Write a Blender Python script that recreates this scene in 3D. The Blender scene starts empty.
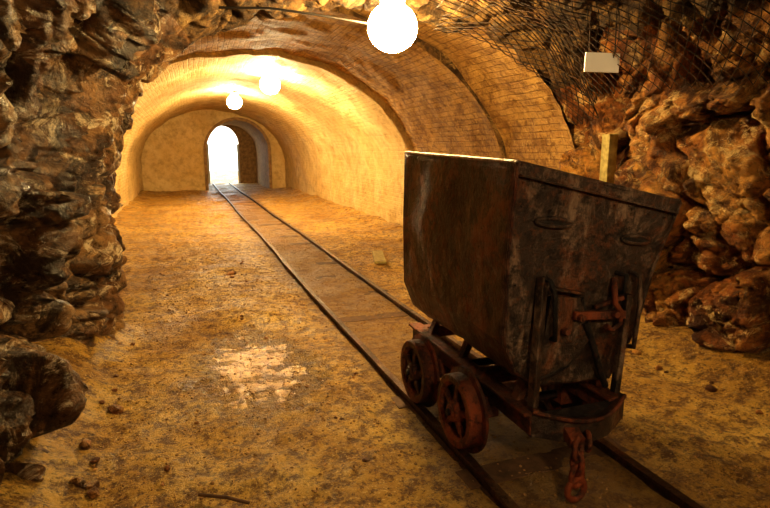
import bpy, bmesh, math, random
from mathutils import Vector, Matrix, noise
random.seed(4)
sc=bpy.context.scene
sc.view_settings.view_transform='Standard'
for lk in ('Medium High Contrast','Standard - Medium High Contrast','High Contrast'):
    try:
        sc.view_settings.look=lk; break
    except Exception as e: pass
sc.view_settings.exposure=.25
V=Vector
# ---------------------------------------------------------------- helpers
def link(o,parent=None):
    sc.collection.objects.link(o)
    if parent: o.parent=parent
    return o
def mesh_obj(name,verts,faces,mat=None,parent=None,smooth=False,uvs=None):
    me=bpy.data.meshes.new(name); me.from_pydata([tuple(v) for v in verts],[],faces); me.update()
    if uvs:
        uvl=me.uv_layers.new(name='UVMap')
        for l in me.loops: uvl.data[l.index].uv=uvs[l.vertex_index]
    if smooth:
        me.polygons.foreach_set('use_smooth',[True]*len(me.polygons))
    o=bpy.data.objects.new(name,me)
    if mat: me.materials.append(mat)
    return link(o,parent)
def empty(name,loc=(0,0,0)):
    e=bpy.data.objects.new(name,None); e.location=loc; return link(e)
def bevel(o,w=.006,seg=2):
    m=o.modifiers.new('bev','BEVEL'); m.width=w; m.segments=seg; m.limit_method='ANGLE'; return o
def bar(name,p0,p1,w,d,mat,parent=None,up=(0,0,1),bev=.004):
    p0,p1=V(p0),V(p1); z=(p1-p0).normalized(); u=V(up)
    x=u.cross(z)
    if x.length<1e-3: x=V((1,0,0)).cross(z)
    x.normalize(); y=z.cross(x)
    vs=[]
    for p in (p0,p1):
        for sx,sy in((-1,-1),(1,-1),(1,1),(-1,1)): vs.append(p+x*sx*w/2+y*sy*d/2)
    f=[(3,2,1,0),(4,5,6,7),(0,1,5,4),(1,2,6,5),(2,3,7,6),(3,0,4,7)]
    o=mesh_obj(name,vs,f,mat,parent)
    if bev: bevel(o,bev)
    return o
def tube(name,pts,r,mat,parent=None,seg=10,closed=False):
    cu=bpy.data.curves.new(name,'CURVE'); cu.dimensions='3D'; cu.bevel_depth=r; cu.bevel_resolution=3; cu.use_fill_caps=True
    sp=cu.splines.new('POLY'); sp.points.add(len(pts)-1)
    for i,p in enumerate(pts): sp.points[i].co=(*p,1)
    sp.use_cyclic_u=closed
    o=bpy.data.objects.new(name,cu); cu.materials.append(mat); return link(o,parent)
def lathe_x(name,prof,cx,cy,cz,mat,parent,n=40):
    vs=[];fs=[];k=len(prof)
    for i in range(n):
        a=2*math.pi*i/n
        for (x,r) in prof: vs.append((cx+x,cy+r*math.cos(a),cz+r*math.sin(a)))
    for i in range(n):
        j=(i+1)%n
        for q in range(k-1): fs.append((i*k+q,i*k+q+1,j*k+q+1,j*k+q))
    o=mesh_obj(name,vs,fs,mat,parent,smooth=True)
    m=o.modifiers.new('es','EDGE_SPLIT'); m.split_angle=math.radians(35)
    return o
# ---------------------------------------------------------------- materials
class NT:
    def __init__(s,name):
        s.m=bpy.data.materials.new(name); s.m.use_nodes=True; s.t=s.m.node_tree; s.n=s.t.nodes; s.b=s.n['Principled BSDF']
    def node(s,t,**k):
        n=s.n.new(t)
        for a,v in k.items(): setattr(n,a,v)
        return n
    def l(s,a,b): s.t.links.new(a,b)
    def coord(s,kind='Object',scale=(1,1,1)):
        c=s.node('ShaderNodeTexCoord'); m=s.node('ShaderNodeMapping'); m.inputs['Scale'].default_value=scale
        s.l(c.outputs[kind],m.inputs['Vector']); return m.outputs[0]
    def noise(s,vec,scale,detail=6,rough=.6,dist=0):
        n=s.node('ShaderNodeTexNoise'); n.inputs['Scale'].default_value=scale; n.inputs['Detail'].default_value=detail
        n.inputs['Roughness'].default_value=rough; n.inputs['Distortion'].default_value=dist
        s.l(vec,n.inputs['Vector']); return n.outputs['Fac']
    def ramp(s,fac,stops):
        r=s.node('ShaderNodeValToRGB'); e=r.color_ramp.elements
        while len(e)<len(stops): e.new(.5)
        for i,(p,c) in enumerate(stops):
            e[i].position=p; e[i].color=(c,c,c,1) if not isinstance(c,tuple) else (*c,1)
        s.l(fac,r.inputs[0]); return r.outputs[0]
    def mix(s,fac,a,b,mode='MIX'):
        m=s.node('ShaderNodeMix',data_type='RGBA',blend_type=mode)
        if isinstance(fac,(int,float)): m.inputs[0].default_value=fac
        else: s.l(fac,m.inputs[0])
        for idx,v in((6,a),(7,b)):
            if isinstance(v,tuple): m.inputs[idx].default_value=(*v,1)
            else: s.l(v,m.inputs[idx])
        return m.outputs[2]
    def math(s,op,a,b=0.):
        m=s.node('ShaderNodeMath',operation=op)
        for i,v in enumerate((a,b)):
            if isinstance(v,(int,float)): m.inputs[i].default_value=v
            else: s.l(v,m.inputs[i])
        return m.outputs[0]
    def bump(s,h,strength=.5,dist=.02,prev=None):
        b=s.node('ShaderNodeBump'); b.inputs['Strength'].default_value=strength; b.inputs['Distance'].default_value=dist
        s.l(h,b.inputs['Height'])
        if prev: s.l(prev,b.inputs['Normal'])
        return b.outputs[0]
    def out(s,col=None,rough=None,metal=None,norm=None):
        for nm,v in(('Base Color',col),('Roughness',rough),('Metallic',metal),('Normal',norm)):
            if v is None: continue
            if isinstance(v,(int,float)): s.b.inputs[nm].default_value=v
            elif isinstance(v,tuple): s.b.inputs[nm].default_value=(*v,1)
            else: s.l(v,s.b.inputs[nm])
        return s.m
def rock_mat(name,dark,mid,light,dust,rough=.62,spec=.5,bs=1.):
    t=NT(name); v=t.coord()
    a=t.noise(v,2.2,8,.65,.6); b=t.noise(v,9,8,.75,.5); c=t.noise(v,38,6,.75)
    col=t.ramp(a,[(.3,dark),(.45,mid),(.6,light),(.75,mid)])
    col=t.mix(t.ramp(b,[(.4,0.),(.56,1.)]),t.mix(.8,col,dark),col)
    col=t.mix(t.ramp(t.noise(v,5,8,.8,1.2),[(.53,0.),(.60,.9)]),col,dust)
    col=t.mix(t.ramp(t.noise(v,3,8,.75,.8),[(.43,.85),(.5,0.)]),col,dark)
    h=t.math('ADD',t.math('MULTIPLY',b,1.3),t.math('MULTIPLY',c,.6))
    t.b.inputs['Specular IOR Level'].default_value=spec
    return t.out(col,t.ramp(b,[(.3,rough-.25),(.7,rough+.2)]),0,t.bump(h,bs,.09))
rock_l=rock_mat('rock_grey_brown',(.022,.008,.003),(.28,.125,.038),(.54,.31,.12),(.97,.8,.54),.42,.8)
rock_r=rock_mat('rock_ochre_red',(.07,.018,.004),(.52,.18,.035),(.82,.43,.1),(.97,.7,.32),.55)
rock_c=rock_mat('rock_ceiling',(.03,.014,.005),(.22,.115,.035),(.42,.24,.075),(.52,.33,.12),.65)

def vault_mat():
    t=NT('vault_plaster'); v=t.coord(); uv=t.coord('UV')
    nz=t.node('ShaderNodeTexNoise'); nz.inputs['Scale'].default_value=4; nz.inputs['Detail'].default_value=5; t.l(uv,nz.inputs['Vector'])
    br=t.node('ShaderNodeTexBrick'); t.l(t.mix(.03,uv,nz.outputs['Color']),br.inputs['Vector'])
    br.inputs['Scale'].default_value=1; br.inputs['Brick Width'].default_value=.24; br.inputs['Row Height'].default_value=.07
    br.inputs['Mortar Size'].default_value=.009; br.inputs['Mortar Smooth'].default_value=.8
    br.inputs['Color1'].default_value=(.56,.33,.095,1); br.inputs['Color2'].default_value=(.43,.235,.065,1); br.inputs['Mortar'].default_value=(.28,.145,.04,1)
    n1=t.noise(v,1.1,8,.7,.5); n2=t.noise(v,14,7,.75)
    near=t.mix(t.ramp(n1,[(.38,.0),(.6,.65)]),br.outputs['Color'],(.62,.37,.11))
    near=t.mix(t.ramp(t.noise(v,2.2,8,.75,.3),[(.38,.7),(.52,0.)]),near,(.2,.09,.025))
    near=t.mix(t.ramp(t.noise(v,9,8,.85),[(.42,.8),(.51,0.)]),near,(.17,.075,.02))
    near=t.mix(t.ramp(t.noise(v,16,6,.8),[(.56,0.),(.64,.5)]),near,(.78,.52,.2))
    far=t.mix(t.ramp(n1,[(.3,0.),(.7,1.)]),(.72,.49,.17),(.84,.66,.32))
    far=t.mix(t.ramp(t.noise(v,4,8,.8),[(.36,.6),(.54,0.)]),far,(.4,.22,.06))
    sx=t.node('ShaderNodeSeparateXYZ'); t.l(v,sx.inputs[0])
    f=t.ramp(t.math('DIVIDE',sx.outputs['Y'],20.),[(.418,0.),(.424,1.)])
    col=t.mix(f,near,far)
    h=t.math('ADD',t.math('MULTIPLY',br.outputs['Fac'],-.2),t.math('ADD',n2,t.math('MULTIPLY',t.noise(v,4,7,.65),1.5)))
    return t.out(col,.72,0,t.bump(h,1.,.05))
vaultm=vault_mat()
def floor_mat():
    t=NT('floor_ochre_dirt'); v=t.coord()
    a=t.noise(v,1.3,8,.65,.5); b=t.noise(v,11,9,.82); c=t.noise(v,60,4,.75)
    col=t.ramp(a,[(.3,(.36,.175,.026)),(.48,(.62,.36,.065)),(.65,(.8,.53,.13))])
    col=t.mix(t.ramp(b,[(.43,.92),(.53,0.)]),col,(.14,.055,.013))
    col=t.mix(t.ramp(c,[(.57,0.),(.66,.8)]),col,(.88,.66,.26))
    col=t.mix(t.ramp(t.noise(v,35,5,.8),[(.39,.85),(.45,0.)]),col,(.07,.03,.01))
    sx=t.node('ShaderNodeSeparateXYZ'); t.l(v,sx.inputs[0])
    dx=t.math('ABSOLUTE',t.math('SUBTRACT',sx.outputs['X'],1.4))
    tr=t.math('ADD',dx,t.math('MULTIPLY',t.math('SUBTRACT',b,.5),.9))
    col=t.mix(t.ramp(tr,[(.32,.65),(.58,0.)]),col,(.17,.085,.035))
    px=t.math('DIVIDE',t.math('SUBTRACT',sx.outputs['X'],.36),.40); py=t.math('DIVIDE',t.math('SUBTRACT',sx.outputs['Y'],3.45),.78)
    d=t.math('ADD',t.math('MULTIPLY',px,px),t.math('MULTIPLY',py,py))
    d=t.math('ADD',d,t.math('MULTIPLY',t.math('SUBTRACT',t.noise(v,6,8,.8),.5),5.))
    wet=t.ramp(d,[(.35,1.),(1.1,0.)])
    col=t.mix(t.math('MULTIPLY',wet,.4),col,(.3,.19,.08))
    damp=t.ramp(t.noise(v,1.8,7,.7,.4),[(.42,.34),(.6,.8)])
    r=t.mix(wet,damp,(.17,.17,.17))
    h=t.math('MULTIPLY',t.math('ADD',b,t.math('MULTIPLY',c,.4)),t.math('SUBTRACT',1.,t.math('MULTIPLY',wet,.87)))
    return t.out(col,r,0,t.bump(h,1.,.06))
floorm=floor_mat()
def metal_mat(name,base,rust,grey,rustpos,metal=.5,rough=.5,streak=True):
    t=NT(name); v=t.coord(); st=t.coord('Object',(5,5,2.2)) if streak else v
    a=t.noise(v,3.5,9,.75,.6); s=t.noise(st,1.8,8,.78,.5); c=t.noise(v,30,7,.75)
    col=t.mix(t.ramp(a,[(rustpos-.05,0.),(rustpos+.06,1.)]),base,rust)
    col=t.mix(t.ramp(s,[(.5,0.),(.64,.85)]),col,grey)
    col=t.mix(t.ramp(c,[(.54,0.),(.64,.7)]),col,rust)
    col=t.mix(t.ramp(t.noise(v,14,8,.8),[(.4,.9),(.51,0.)]),col,tuple(x*.3 for x in base))
    r=t.ramp(c,[(.3,rough-.1),(.7,rough+.2)])
    return t.out(col,r,metal,t.bump(t.math('ADD',t.math('MULTIPLY',a,1.6),c),.6,.025))
steel_side=metal_mat('cart_steel_rusty',(.032,.012,.008),(.15,.04,.014),(.15,.08,.05),.53,.55,.32)
steel_front=metal_mat('cart_steel_grey',(.045,.028,.02),(.16,.055,.02),(.28,.19,.13),.57,.5,.36)
rustm=metal_mat('rust_red',(.05,.018,.01),(.22,.052,.016),(.14,.06,.033),.49,.35,.45,False)
worn=metal_mat('worn_steel_edge',(.3,.2,.13),(.25,.1,.03),(.6,.5,.38),.6,.6,.35)
railm=metal_mat('rail_steel',(.06,.03,.018),(.16,.055,.018),(.22,.14,.08),.58,.6,.35,False)
blackm=metal_mat('black_iron',(.012,.009,.008),(.06,.02,.01),(.04,.03,.025),.62,.4,.42,False)
wirem=metal_mat('net_wire',(.03,.02,.015),(.1,.045,.02),(.08,.06,.04),.55,.5,.5,False)
def simple(name,c,r=.6,sc_=8,var=.3):
    t=NT(name); v=t.coord('Object',(1,1,1)); n=t.noise(v,sc_,5,.6)
    return t.out(t.mix(t.ramp(n,[(.35,0.),(.65,1.)]),tuple(x*(1-var) for x in c),c),r,0,t.bump(n,.2,.01))
wood=simple('weathered_timber',(.42,.34,.12),.7,20,.5)
woodd=simple('sleeper_timber',(.12,.06,.025),.8,20,.5)
signm=simple('sign_white',(.97,.96,.9),.5,4,.03)
stonem=simple('loose_stone',(.4,.22,.075),.8,25,.6)
doorm=simple('door_paint',(.6,.6,.55),.5,6,.2)
passm=simple('passage_brick',(.42,.25,.1),.8,9,.5)
cablem=simple('cable_rubber',(.02,.015,.012),.5)
basem=simple('lamp_base',(.2,.18,.15),.5)
def emis(name,c,s):
    t=NT(name); t.b.inputs['Base Color'].default_value=(*c,1)
    t.b.inputs['Emission Color'].default_value=(*c,1); t.b.inputs['Emission Strength'].default_value=s
    n=t.noise(t.coord(),3); t.l(t.ramp(n,[(.3,.2),(.7,.3)]),t.b.inputs['Roughness'])
    return t.m
# ---------------------------------------------------------------- cave shell
def lerp(a,b,t): return a+(b-a)*t
def prof(par,v,n=2.0):
    xl,xr,zs,zt=par
    if v<.2: return (xl,lerp(-.12,zs,v/.2))
    if v>.8: return (xr,lerp(zs,-.12,(v-.8)/.2))
    a=math.pi*(1-(v-.2)/.6); c=(xl+xr)/2; h=(xr-xl)/2
    ca,sa=math.cos(a),math.sin(a)
    e=2/n
    return (c+h*math.copysign(abs(ca)**e,ca), zs+(zt-zs)*abs(sa)**e)
KEYS=[(-3.0,(-1.1,3.4,.9,2.5)),(0,(-1.05,3.4,.9,2.6)),(1.2,(-.85,3.25,1.0,2.6)),(1.8,(-.66,3.15,1.1,2.6)),(2.3,(-.64,3.08,1.15,2.58)),(2.75,(-.58,3.05,1.2,2.55)),
 (2.95,(-.62,3.05,1.2,2.56)),(3.1,(-1.0,3.05,1.2,2.6)),(3.35,(-1.4,3.12,1.2,2.66)),(3.65,(-1.3,3.3,1.1,2.62)),(3.85,(-.62,3.48,1.05,2.48)),(4.2,(-.5,3.5,1.0,2.40)),(4.5,(-.48,3.5,1.0,2.42)),(4.7,(-.9,3.75,1.0,2.7)),(4.95,(-1.7,4.1,1.0,3.3))]
def params(y):
    for (a,pa),(b,pb) in zip(KEYS,KEYS[1:]):
        if y<=b:
            t=(y-a)/(b-a); return tuple(lerp(p,q,t) for p,q in zip(pa,pb))
    return KEYS[-1][1]
def surf(y,v):
    x,z=prof(params(y),v,2.25); return V((x,y,z))
def nrm(y,v):
    e=.004; a=surf(y,max(v-e,0)); b=surf(y,min(v+e,1)); t=(b-a); n=V((t.z,0,-t.x)); n.normalize(); return n # inward
def rock(p,amp=1.):
    right=p.x>1.6
    w=V((noise.noise(p*1.7),noise.noise(p*1.7+V((9,3,1))),noise.noise(p*1.7+V((4,8,2)))))*.35
    w+=V((noise.noise(p*6),noise.noise(p*6+V((9,3,1))),noise.noise(p*6+V((4,8,2)))))*.05
    q=p+w; q=V((q.x,q.y*1.15,q.z*.62)) if p.x<1 else V((q.x,q.y,q.z*.8))
    d,pt=noise.voronoi(q*2.2); c=noise.noise(pt[0]*3.1)
    e0=d[1]-d[0]; e=min(e0*1.6,.42)
    d2,pt2=noise.voronoi(q*6+V((3,1,7))); e20=d2[1]-d2[0]; e2=min(e20*1.5,.4); c2=noise.noise(pt2[0]*2.3)
    d3,pt3=noise.voronoi(q*14+V((1,6,2))); c3=noise.noise(pt3[0]*2.7)
    f=noise.fractal(p*5,.8,2.1,6)
    f0=noise.noise(p*1.1+V((5,5,5)))
    k2=.6 if right else 1.
    return amp*(.26*c+.20*(e-.3)+k2*(.10*c2+.10*(e2-.2))+.04*c3+.055*f+.12*f0-.14*math.exp(-e0/.06)-.06*k2*math.exp(-e20/.09))
ys=[-3+i*.14 for i in range(29)]; y=ys[-1]+.05
while y<1.5: ys.append(y); y+=.05
while y<4.95: ys.append(y); y+=.0165
ys.append(4.95)
def shell(name,v0,v1,nv,mat,amp,uneven=None):
    vs=[];fs=[]
    for y in ys:
        for j in range(nv+1):
            v=lerp(v0,v1,j/nv); p=surf(y,v); n=nrm(y,v)
            cz=max(0,min(1,(min(v,1-v)-.2)/.2)); A=lerp(1.,.55,cz)
            if v>.5: A=lerp(1.1,.6,cz)
            if y>3.8: A*=lerp(1,.55,min((y-3.8)/.3,1))
            vs.append(p+n*(rock(p,A)-.02))
    m=nv+1
    for i in range(len(ys)-1):
        for j in range(nv): fs.append((i*m+j,(i+1)*m+j,(i+1)*m+j+1,i*m+j+1))
    return mesh_obj(name,vs,fs,mat,None,True)
shell('wall_left',0,.36,160,rock_l,1)
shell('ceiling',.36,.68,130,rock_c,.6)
shell('wall_right',.68,1,150,rock_r,1)
vs=[V((1.15,-3,1.1))];fs=[];N=48
for i in range(N+1):
    p=surf(-3,i/N); vs.append(V((p.x,-2.95,p.z))+(V((p.x-1.15,0,p.z-1.1))*.12))
for i in range(1,N+1): fs.append((0,i,i+1))
fs.append((0,N+1,1))
o=mesh_obj('wall_back',vs,fs,rock_c)
# lined vault
VP=(-1.36,3.52,.85,2.76); VF=(-1.30,3.44,.85,2.70)
ysv=[4.4+i*.06 for i in range(70)]; ysv=[y for y in ysv if y<8.4]+[8.4,8.42]; y=8.5
while y<20.4: ysv.append(y); y+=.12
ysv.append(20.42)
vs=[];fs=[];uv=[];nv=110
for y in ysv:
    par=VP if y<8.41 else VF; L=0;last=None
    for j in range(nv+1):
        x,z=prof(par,j/nv); p=V((x,y,z)); 
        if last is not None: L+=(p-last).length
        last=p
        c=V((1.08,y,1.)); d=(c-p).normalized()
        vs.append(p+d*(noise.fractal(V((x,y,z))*1.3,.8,2,4)*.05+noise.fractal(p*5,.8,2,3)*.014)); uv.append((y,L))
m=nv+1
for i in range(len(ysv)-1):
    for j in range(nv): fs.append((i*m+j,(i+1)*m+j,(i+1)*m+j+1,i*m+j+1))
mesh_obj('ceiling_vault',vs,fs,vaultm,None,True,uv)
def rings(name,stations,mat,n=60):
    vs=[];fs=[]
    for y,par in stations:
        for j in range(n+1):
            x,z=prof(par,j/n); vs.append((x,y,z))
    m=n+1
    for i in range(len(stations)-1):
        for j in range(n): fs.append((i*m+j,(i+1)*m+j,(i+1)*m+j+1,i*m+j+1))
    return mesh_obj(name,vs,fs,mat)
PA=(.78,2.86,1.3,2.36); EX=(.93,2.2,1.55,2.32)
# rock mass that surrounds the start of the lining
rings('wall_surround',[(4.93,(-3.2,5.4,.9,4.6)),(4.93,(-1.42,3.58,.85,2.82)),(5.6,(-1.42,3.58,.85,2.82)),(5.6,(-1.30,3.46,.85,2.70))],rock_c)
rings('wall_end',[(20.4,(-1.6,3.8,.85,3.0)),(20.4,PA)],vaultm)
rings('wall_passage',[(20.3,(.68,2.96,1.3,2.46)),(20.3,PA),(24,PA)],passm)
rings('wall_exit',[(24,(.5,3.2,1.3,2.7)),(24,EX),(24.3,EX)],passm)
d=empty('door_1')
bar('jamb_left',(.96,24.1,0),(.96,24.1,1.6),.06,.1,doorm,d)
bar('jamb_right',(2.17,24.1,0),(2.17,24.1,1.6),.06,.1,doorm,d)
# ---------------------------------------------------------------- floor
xs=[-2.0+i*.03 for i in range(211)]
yf=[-3.2+i*.1 for i in range(40)]; y=.8
while y<6: yf.append(y); y+=.03
while y<12: yf.append(y); y+=.1
while y<40: yf.append(y); y+=.4
vs=[];fs=[]
def fz(x,y):
    p=V((x,y,0))
    z=noise.fractal(p*1.6,.9,2.1,6)*.036
    z+=max(0,noise.fractal(p*9,.9,2.,3))*.02
    t=min(1,max(0,(abs(x-1.4)-.42)/.25)); z=lerp(-.008+z*.3,z,t)
    if y<4.6:
        z+=.18*max(0,1-(x+.75)/.4)**1.5 if x>-.75 else .18
        z+=.12*max(0,1-(3.15-x)/.45)**1.5 if x<3.15 else .12
    elif y<20: z+=.08*max(0,1-(3.4-x)/.4)+.08*max(0,1-(x+1.3)/.4)
    d=((x-.36)/.5)**2+((y-3.5)/.85)**2
    if d<1: z=lerp(-.012+z*.2,z,d)
    return z
for y in yf:
    for x in xs: vs.append((x,y,fz(x,y)))
m=len(xs)
for i in range(len(yf)-1):
    for j in range(m-1): fs.append((i*m+j,i*m+j+1,(i+1)*m+j+1,(i+1)*m+j))
mesh_obj('floor',vs,fs,floorm,None,True)
# ---------------------------------------------------------------- track
tr=empty('rail_track')
def rail(name,x):
    prof_=[(-.028,-.02),(.028,-.02),(.028,-.012),(.007,-.006),(.007,.022),(.019,.026),(.019,.042),(-.019,.042),(-.019,.026),(-.007,.022),(-.007,-.006),(-.028,-.012)]
    vs=[];fs=[];k=len(prof_); st=[-2.5+i*.5 for i in range(54)]
    for y in st:
        dx=.012*math.sin(y*.9)+.01*noise.noise(V((x,y,0)))
        for a,b in prof_: vs.append((x+a+dx,y,b))
    for i in range(len(st)-1):
        for j in range(k): fs.append((i*k+j,i*k+(j+1)%k,(i+1)*k+(j+1)%k,(i+1)*k+j))
    fs.append(tuple(range(k))[::-1]); fs.append(tuple((len(st)-1)*k+j for j in range(k)))
    mesh_obj(name,vs,fs,railm,tr)
rail('rail_left',1.075); rail('rail_right',1.72)
for i in range(28):
    y=-2+i*.78; bar('sleeper_%d'%i,(.98+random.uniform(-.05,.05),y,-.037),(1.82+random.uniform(-.05,.05),y+random.uniform(-.03,.03),-.036),.14,.06,woodd,tr)
# ---------------------------------------------------------------- mine cart
cart=empty('mine_cart')
def sect(y_top_l,y_top_r,y_bot,zoff,xo=0):
    L=[(1.125+xo,y_top_l,1.308+zoff),(1.118+xo,lerp(y_top_l,y_bot,.5),.95+zoff*.7),(1.125+xo,lerp(y_top_l,y_bot,.8),.62+zoff*.5),(1.18+xo,y_bot,.49+zoff*.3),(1.28+xo,y_bot,.415)]
    R=[(1.64+xo,y_bot,.40),(1.705+xo,y_bot,.5),(1.745+xo,lerp(y_top_r,y_bot,.8),.62),(1.775+xo,lerp(y_top_r,y_bot,.5),.88),(1.822+xo,y_top_r,1.15+zoff)]
    return [V(p) for p in L+R]
F=sect(1.75,1.68,1.80,0); B=sect(2.82,2.82,2.82,.03)
n=len(F)
def fine(P,k=10):
    out=[]
    for a,b in zip(P,P[1:]):
        for i in range(k): out.append(a.lerp(b,i/k))
    out.append(P[-1]); return out
FF=fine(F);BB=fine(B);M=36;vs=[];fs=[];cc=V((1.46,2.3,.9))
for i in range(M+1):
    t=i/M
    for a,b in zip(FF,BB):
        p=a.lerp(b,t); d=V((p.x-cc.x,0,p.z-cc.z)).normalized()
        w=math.sin(math.pi*t)**.5
        if (a-FF[0]).length<.03 or (a-FF[-1]).length<.03: w*=.4
        dd=noise.fractal(p*3.2,.8,2,3)*.014*w
        vs.append(p+d*dd)
k=len(FF)
for i in range(M):
    for j in range(k-1): fs.append((i*k+j,(i+1)*k+j,(i+1)*k+j+1,i*k+j+1))
side=mesh_obj('body_side_shell',vs,fs,steel_side,cart,True)
m_=side.modifiers.new('s','SOLIDIFY'); m_.thickness=.014; m_.offset=0
def endplate(name,P,mat,dy,dent):
    Lp=fine(P[:5],8); Rp=fine(P[5:][::-1],8); K=30; vs=[];fs=[]
    for a,b in zip(Lp,Rp):
        for i in range(K+1):
            t=i/K; p=a.lerp(b,t); w=math.sin(math.pi*t)**.6
            vs.append(p+V((0,noise.fractal(p*4+V((3,0,0)),.8,2,3)*dent*w,0)))
    m=K+1
    for r in range(len(Lp)-1):
        for i in range(K): fs.append((r*m+i,(r+1)*m+i,(r+1)*m+i+1,r*m+i+1))
    o=mesh_obj(name,vs,fs,mat,cart,True); s=o.modifiers.new('s','SOLIDIFY'); s.thickness=.012; s.offset=0
    return o
endplate('front_plate',F,steel_front,.014,.007); endplate('rear_plate',B,steel_side,.014,.004)
def edge(name,pts,r,mat): return tube(name,pts,r,mat,cart)
edge('rim_left',[F[0],B[0]],.009,worn); edge('rim_front',[F[0],F[-1]],.008,steel_front); edge('rim_right',[F[-1],B[-1]],.011,steel_side); edge('rim_rear',[B[0],B[-1]],.011,steel_side)
edge('corner_seam_left',[p+V((0,-.002,0)) for p in F[:5]],.008,steel_side); edge('corner_seam_right',[p+V((0,-.002,0)) for p in F[5:]],.010,steel_front)
edge('corner_seam_rear',B[:5],.009,steel_side)
def fp(x,z,off=0):
    t=(x-1.12)/.7; ytop=lerp(1.75,1.68,t); ztop=lerp(1.308,1.15,t)
    yb=1.80; s=max(0,min(1,(ztop-z)/(ztop-.45))); return V((x,lerp(ytop,yb,s)-off,z))
bar('front_band',fp(1.13,1.262,.006),fp(1.805,1.108,.006),.008,.05,steel_front,cart,up=(0,1,0),bev=.002)
bm=bmesh.new()
for i in range(9):
    p=fp(1.15+.077*i,1.235-.018*i,.008); bmesh.ops.create_icosphere(bm,subdivisions=1,radius=.006,matrix=Matrix.Translation(p))
for z in (1.15,1.0,.85,.7):
    for x in(1.15,): bmesh.ops.create_icosphere(bm,subdivisions=1,radius=.006,matrix=Matrix.Translation(fp(x,z,.006)))
me=bpy.data.meshes.new('rivets'); bm.to_mesh(me); bm.free(); me.materials.append(steel_front); link(bpy.data.objects.new('rivets',me),cart)
def slot(name,x,z,l,slope):
    pts=[]
    for i in range(24):
        a=2*math.pi*i/24; u=l/2*math.cos(a); w=.015*math.sin(a); pts.append(fp(x+u,z+w+slope*u,.010))
    tube(name+'_rim',pts,.008,steel_front,cart,closed=True)
    k=len(pts); mesh_obj(name+'_hole',[p-V((0,.0035,0)) for p in pts],[tuple(range(k))],blackm,cart)
slot('slot_left',1.287,1.085,.15,-.1); slot('slot_right',1.655,1.005,.13,-.12)
bar('bracket_left',fp(1.255,.88,.02),V((1.235,1.74,.36)),.034,.034,steel_front,cart)
tube('handle_left',[fp(1.262,.87,.02),fp(1.262,.87,.06),fp(1.275,.83,.075),fp(1.29,.72,.075),fp(1.31,.63,.06),fp(1.32,.62,.01)],.010,blackm,cart)
bar('latch_plate',fp(1.30,.83,.008),fp(1.44,.80,.008),.012,.06,steel_front,cart,up=(0,1,0))
mesh_obj('hopper_gusset',[fp(1.30,.80,.012),fp(1.44,.78,.012),fp(1.50,.62,.03),fp(1.40,.50,.03),fp(1.27,.45,.02)],[(0,1,2,3,4)],steel_front,cart)
o=bpy.data.objects['hopper_gusset']; q=o.modifiers.new('s','SOLIDIFY'); q.thickness=.012
tube('gusset_edge',[fp(1.44,.78,.02),fp(1.50,.62,.03),fp(1.40,.50,.035),fp(1.27,.45,.03)],.009,blackm,cart)
bar('latch_arm',fp(1.40,.715,.04),fp(1.64,.70,.04),.022,.034,rustm,cart)
bar('latch_arm_upper',fp(1.50,.74,.03),fp(1.63,.77,.03),.014,.018,rustm,cart)
tube('latch_hook',[fp(1.58,.85,.02),fp(1.56,.82,.05),fp(1.565,.76,.06),fp(1.60,.72,.06),fp(1.61,.67,.055),fp(1.585,.64,.05),fp(1.55,.66,.05)],.012,rustm,cart)
tube('latch_pin',[fp(1.60,.87,.0),fp(1.605,.87,.05),fp(1.61,.80,.05),fp(1.61,.78,.0)],.01,blackm,cart)
tube('release_rod',[fp(1.46,.68,.035),fp(1.50,.60,.04),fp(1.57,.45,.04),fp(1.61,.38,.03)],.014,blackm,cart)
tube('handle_right',[fp(1.665,.87,.0),fp(1.668,.86,.05),fp(1.685,.75,.06),fp(1.70,.60,.055),fp(1.71,.55,.05),fp(1.70,.54,.0)],.010,steel_front,cart)
bar('bracket_right',fp(1.66,.78,.015),V((1.635,1.74,.36)),.035,.025,steel_front,cart)
for (x,z) in((1.42,.71),(1.36,.66),(1.58,.71)):
    bm=bmesh.new(); bmesh.ops.create_cone(bm,cap_ends=True,segments=6,radius1=.016,radius2=.014,depth=.02,matrix=Matrix.Translation(fp(x,z,.06))@Matrix.Rotation(math.pi/2,4,'X'))
    me=bpy.data.meshes.new('bolt'); bm.to_mesh(me); bm.free(); me.materials.append(rustm); link(bpy.data.objects.new('bolt',me),cart)
fr=[(1.235,'left'),(1.64,'right')]
for x,s in fr:
    bar('frame_beam_'+s,(x,1.72,.29),(x,2.92,.30),.045,.085,rustm,cart,bev=.006)
    bar('frame_flange_'+s,(x-.012,1.72,.338),(x-.012,2.92,.348),.075,.014,rustm,cart)
    for y in(1.86,2.35,2.72):
        bar('body_support_'+s+'_%d'%int(y*100),(x,y,.33),(x+(.05 if s=='left' else -.03),y,.44),.03,.05,rustm,cart,up=(0,1,0))
for y in(2.2,2.9): bar('frame_cross_%d'%int(y*100),(1.235,y,.3),(1.64,y,.3),.05,.07,rustm,cart)
vs=[];fs=[];K=16
for i in range(K+1):
    t=i/K; x=lerp(1.22,1.665,t); bul=math.sin(math.pi*t)
    yy=1.72-.085*bul; zt=.35-.03*bul; zb=.245-.02*bul
    vs+= [(x,yy,zt),(x,yy,zb),(x,yy+.03,zb),(x,yy+.03,zt)]
for i in range(K):
    for j in range(4): fs.append((i*4+j,i*4+(j+1)%4,(i+1)*4+(j+1)%4,(i+1)*4+j))
fs+=[(0,1,2,3),(K*4+3,K*4+2,K*4+1,K*4)]
bevel(mesh_obj('buffer_plate',vs,fs,steel_front,cart,False),.004)
tube('buffer_lip',[(lerp(1.22,1.665,i/K),1.716-.088*math.sin(math.pi*i/K),.35-.03*math.sin(math.pi*i/K)) for i in range(K+1)],.009,rustm,cart)
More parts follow.
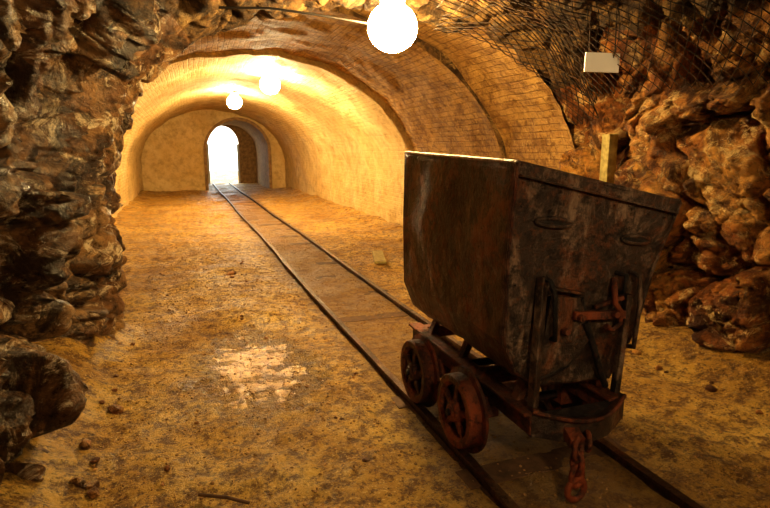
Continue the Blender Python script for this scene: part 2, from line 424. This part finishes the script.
vs=[(1.24,1.73,.335),(1.64,1.73,.335),(1.55,1.655,.315),(1.44,1.64,.31),(1.33,1.655,.315)]
mesh_obj('buffer_top',vs,[(0,1,2,3,4)],blackm,cart)
bar('coupler_lug',(1.36,1.68,.28),(1.345,1.60,.255),.06,.045,rustm,cart)
def linkring(name,c,rx,rz,r,ang,mat=rustm):
    pts=[]
    for i in range(24):
        a=2*math.pi*i/24; u=rx*math.cos(a); w=rz*math.sin(a)
        pts.append((c[0]+u*math.cos(ang),c[1]+u*math.sin(ang),c[2]+w))
    tube(name,pts,r,mat,cart,closed=True)
linkring('chain_link_1',(1.35,1.60,.235),.024,.043,.011,.3)
linkring('chain_link_2',(1.35,1.60,.175),.024,.045,.011,1.7)
linkring('chain_link_3',(1.352,1.60,.118),.027,.043,.011,.1)
linkring('coupling_ring',(1.352,1.60,.062),.042,.042,.013,.1)
linkring('coupler_shackle',(1.40,1.61,.25),.026,.035,.010,1.2)
def wheel(name,x,y,s):
    R=.165; cz=R+.042
    w=empty(name); w.parent=cart
    lathe_x('rim',[(0*s,R*.72),(-.006*s,R*.76),(-.012*s,R*.8),(-.012*s,R*.97),(-.006*s,R),(.045*s,R),(.048*s,R*1.16),(.062*s,R*1.16),(.066*s,R*.8),(.05*s,R*.72),(0,R*.72)],x,y,cz,rustm,w,48)
    lathe_x('disc',[(.022*s,R*.74),(.022*s,R*.3),(.03*s,R*.3),(.034*s,R*.74)],x,y,cz,blackm,w,40)
    lathe_x('hub',[(-.03*s,0.0001),(-.03*s,R*.17),(-.022*s,R*.2),(-.02*s,R*.27),(-.0*s,R*.32),(.03*s,R*.36),(.06*s,R*.3),(.06*s,.0001)],x,y,cz,rustm,w,32)
    lathe_x('axle_cap',[(-.042*s,.0001),(-.042*s,R*.09),(-.03*s,R*.1)],x,y,cz,blackm,w,16)
    for i in range(5):
        a=2*math.pi*i/5+.4; d=V((0,math.cos(a),math.sin(a))); c=V((x,y,cz))
        bar('spoke_%d'%i,c+d*R*.25+V((.004*s,0,0)),c+d*R*.76+V((.012*s,0,0)),.03,.022,rustm,w,up=(1,0,0))
YW=(2.09,2.57)
wheel('wheel_front_left',1.075,YW[0],1); wheel('wheel_rear_left',1.075,YW[1],1)
wheel('wheel_front_right',1.72,YW[0],-1); wheel('wheel_rear_right',1.72,YW[1],-1)
for i,y in enumerate(YW):
    tube('axle_%d'%i,[(1.07,y,.207),(1.725,y,.207)],.022,blackm,cart)
    for x in(1.235,1.64): bar('axle_box_%d_%d'%(i,int(x*100)),(x,y,.17),(x,y,.27),.07,.1,rustm,cart,up=(0,1,0))
# ---------------------------------------------------------------- ceiling netting
vs=[];fs=[];idx={}
NU=64;NV=26
def netp(i,j):
    k=(i,j)
    if k in idx: return idx[k]
    y=1.75+i*.0375; v=.53+j*.0072
    y2=y+.012*noise.noise(V((i*.4,j*.4,0))); p=surf(min(y2,4.1),min(v,.99)); nn=nrm(min(y2,4.1),min(v,.98))
    p=p+nn*(.15+.05*noise.noise(p*1.6)+.015*noise.noise(p*7)); p.y=y2
    idx[k]=len(vs); vs.append(p); return idx[k]
for i in range(0,NU):
    for j in range(0,NV):
        if (i+j)%2==0 : fs.append((netp(i,j+1),netp(i+1,j),netp(i+2,j+1),netp(i+1,j+2)))
net=mesh_obj('ceiling_netting',vs,fs,wirem)
w=net.modifiers.new('w','WIREFRAME'); w.thickness=.008; w.use_even_offset=False
# ---------------------------------------------------------------- lamps
def lamp(x,y,z,r,top,E,col=(1,.72,.33)):
    e=empty('globe_lamp')
    bm=bmesh.new(); bmesh.ops.create_uvsphere(bm,u_segments=32,v_segments=20,radius=r,matrix=Matrix.Translation((x,y,z))@Matrix.Diagonal((1,1,.95,1)))
    me=bpy.data.meshes.new('globe'); bm.to_mesh(me); bm.free(); me.materials.append(emis('lamp_glass',col,E)); me.polygons.foreach_set('use_smooth',[True]*len(me.polygons))
    link(bpy.data.objects.new('globe',me),e)
    bm=bmesh.new(); bmesh.ops.create_cone(bm,cap_ends=True,segments=24,radius1=r*.5,radius2=r*.6,depth=.06,matrix=Matrix.Translation((x,y,z+r*.92+.03)))
    bmesh.ops.create_cone(bm,cap_ends=True,segments=16,radius1=.03,radius2=.03,depth=max(.05,top-z-r),matrix=Matrix.Translation((x,y,(top+z+r)/2)))
    me=bpy.data.meshes.new('mount'); bm.to_mesh(me); bm.free(); me.materials.append(basem); link(bpy.data.objects.new('mount',me),e)
lamp(1.40,3.78,2.17,.17,2.6,220,(1,.7,.3))
lamp(1.48,10.0,2.45,.17,2.75,240,(1,.78,.43))
lamp(1.21,13.8,2.45,.17,2.75,240,(1,.78,.43))
lamp(.5,-.7,2.1,.14,2.6,165,(1,.76,.42))
lamp(2.7,-.9,1.95,.12,2.5,110,(1,.72,.36))  # second unseen lamp behind the camera, added to brighten the chamber
tube('conduit_cable',[(.28,4.0,2.26),(.6,3.95,2.27),(.9,3.93,2.25),(1.35,3.92,2.21)],.008,cablem)
s=empty('warning_sign')
bar('plate',(2.46,3.10,1.905),(2.68,3.04,1.90),.12,.012,signm,s,up=(.28,1,0),bev=.002)
tube('hanger_left',[(2.49,3.1,1.96),(2.49,3.12,2.45)],.004,wirem,s); tube('hanger_right',[(2.65,3.05,1.96),(2.65,3.07,2.45)],.004,wirem,s)
bar('timber_post',(3.34,3.83,-.05),(3.34,3.83,1.48),.09,.09,wood,None,up=(0,1,0))
bar('wooden_board',(2.15,6.2,.03),(2.35,6.9,.03),.14,.03,wood,None)
# loose stones & gravel (one object)
tb=bmesh.new(); bmesh.ops.create_icosphere(tb,subdivisions=1,radius=1); tb.verts.ensure_lookup_table()
TV=[v.co.copy() for v in tb.verts]; TF=[tuple(v.index for v in f.verts) for f in tb.faces]; tb.free()
gv=[];gf=[];gm=[]
def stones(N,fn,rmin,rmax,mi):
    for i in range(N):
        x,y=fn(); r=random.uniform(rmin,rmax)*random.uniform(.6,1); a=random.uniform(0,6.28); ca,sa=math.cos(a),math.sin(a)
        sy=random.uniform(.6,1.); sz=random.uniform(.45,.8); z=fz(x,y)+r*.1; b=len(gv)
        for c in TV:
            px=(c.x+random.uniform(-.2,.2))*r; py=(c.y*sy+random.uniform(-.2,.2))*r; pz=(c.z*sz+random.uniform(-.15,.15))*r
            gv.append((x+px*ca-py*sa,y+px*sa+py*ca,z+pz))
        for f in TF: gf.append(tuple(b+q for q in f)); gm.append(mi)
def fA():
    while True:
        x=random.uniform(-.45,2.75); y=random.uniform(1.,8.5)
        if abs(x-1.075)>.06 and abs(x-1.72)>.06: return x,y
stones(8000,fA,.003,.012,0)
stones(34,lambda:(random.choice([random.uniform(-.5,-.4),random.uniform(2.68,2.85)]),random.uniform(1.6,4.1)),.02,.05,1)
stones(60,lambda:(random.uniform(-.4,.95),random.uniform(1.6,7)),.01,.024,1)
stones(4,lambda:(random.uniform(.4,.5),random.uniform(6.1,6.3)),.05,.07,1)
g=mesh_obj('loose_gravel',gv,gf,stonem); g.data.materials.append(rock_r); g.data.polygons.foreach_set('material_index',gm)
tube('wood_stick',[(-.02,2.12,.02),(.08,2.05,.03),(.16,2.0,.02)],.007,woodd)
# ---------------------------------------------------------------- world & camera
w=bpy.data.worlds.new('World'); sc.world=w; w.use_nodes=True
bg=w.node_tree.nodes['Background']; bg.inputs[0].default_value=(.95,1,.93,1); bg.inputs[1].default_value=4
cam=bpy.data.cameras.new('cam'); cam.sensor_width=36; cam.lens=36*560/770
co=bpy.data.objects.new('camera',cam); link(co)
co.location=(0,0,1.35); co.rotation_euler=(math.radians(90-10.5),0,math.radians(-19.6)); cam.clip_start=.02
sc.camera=co
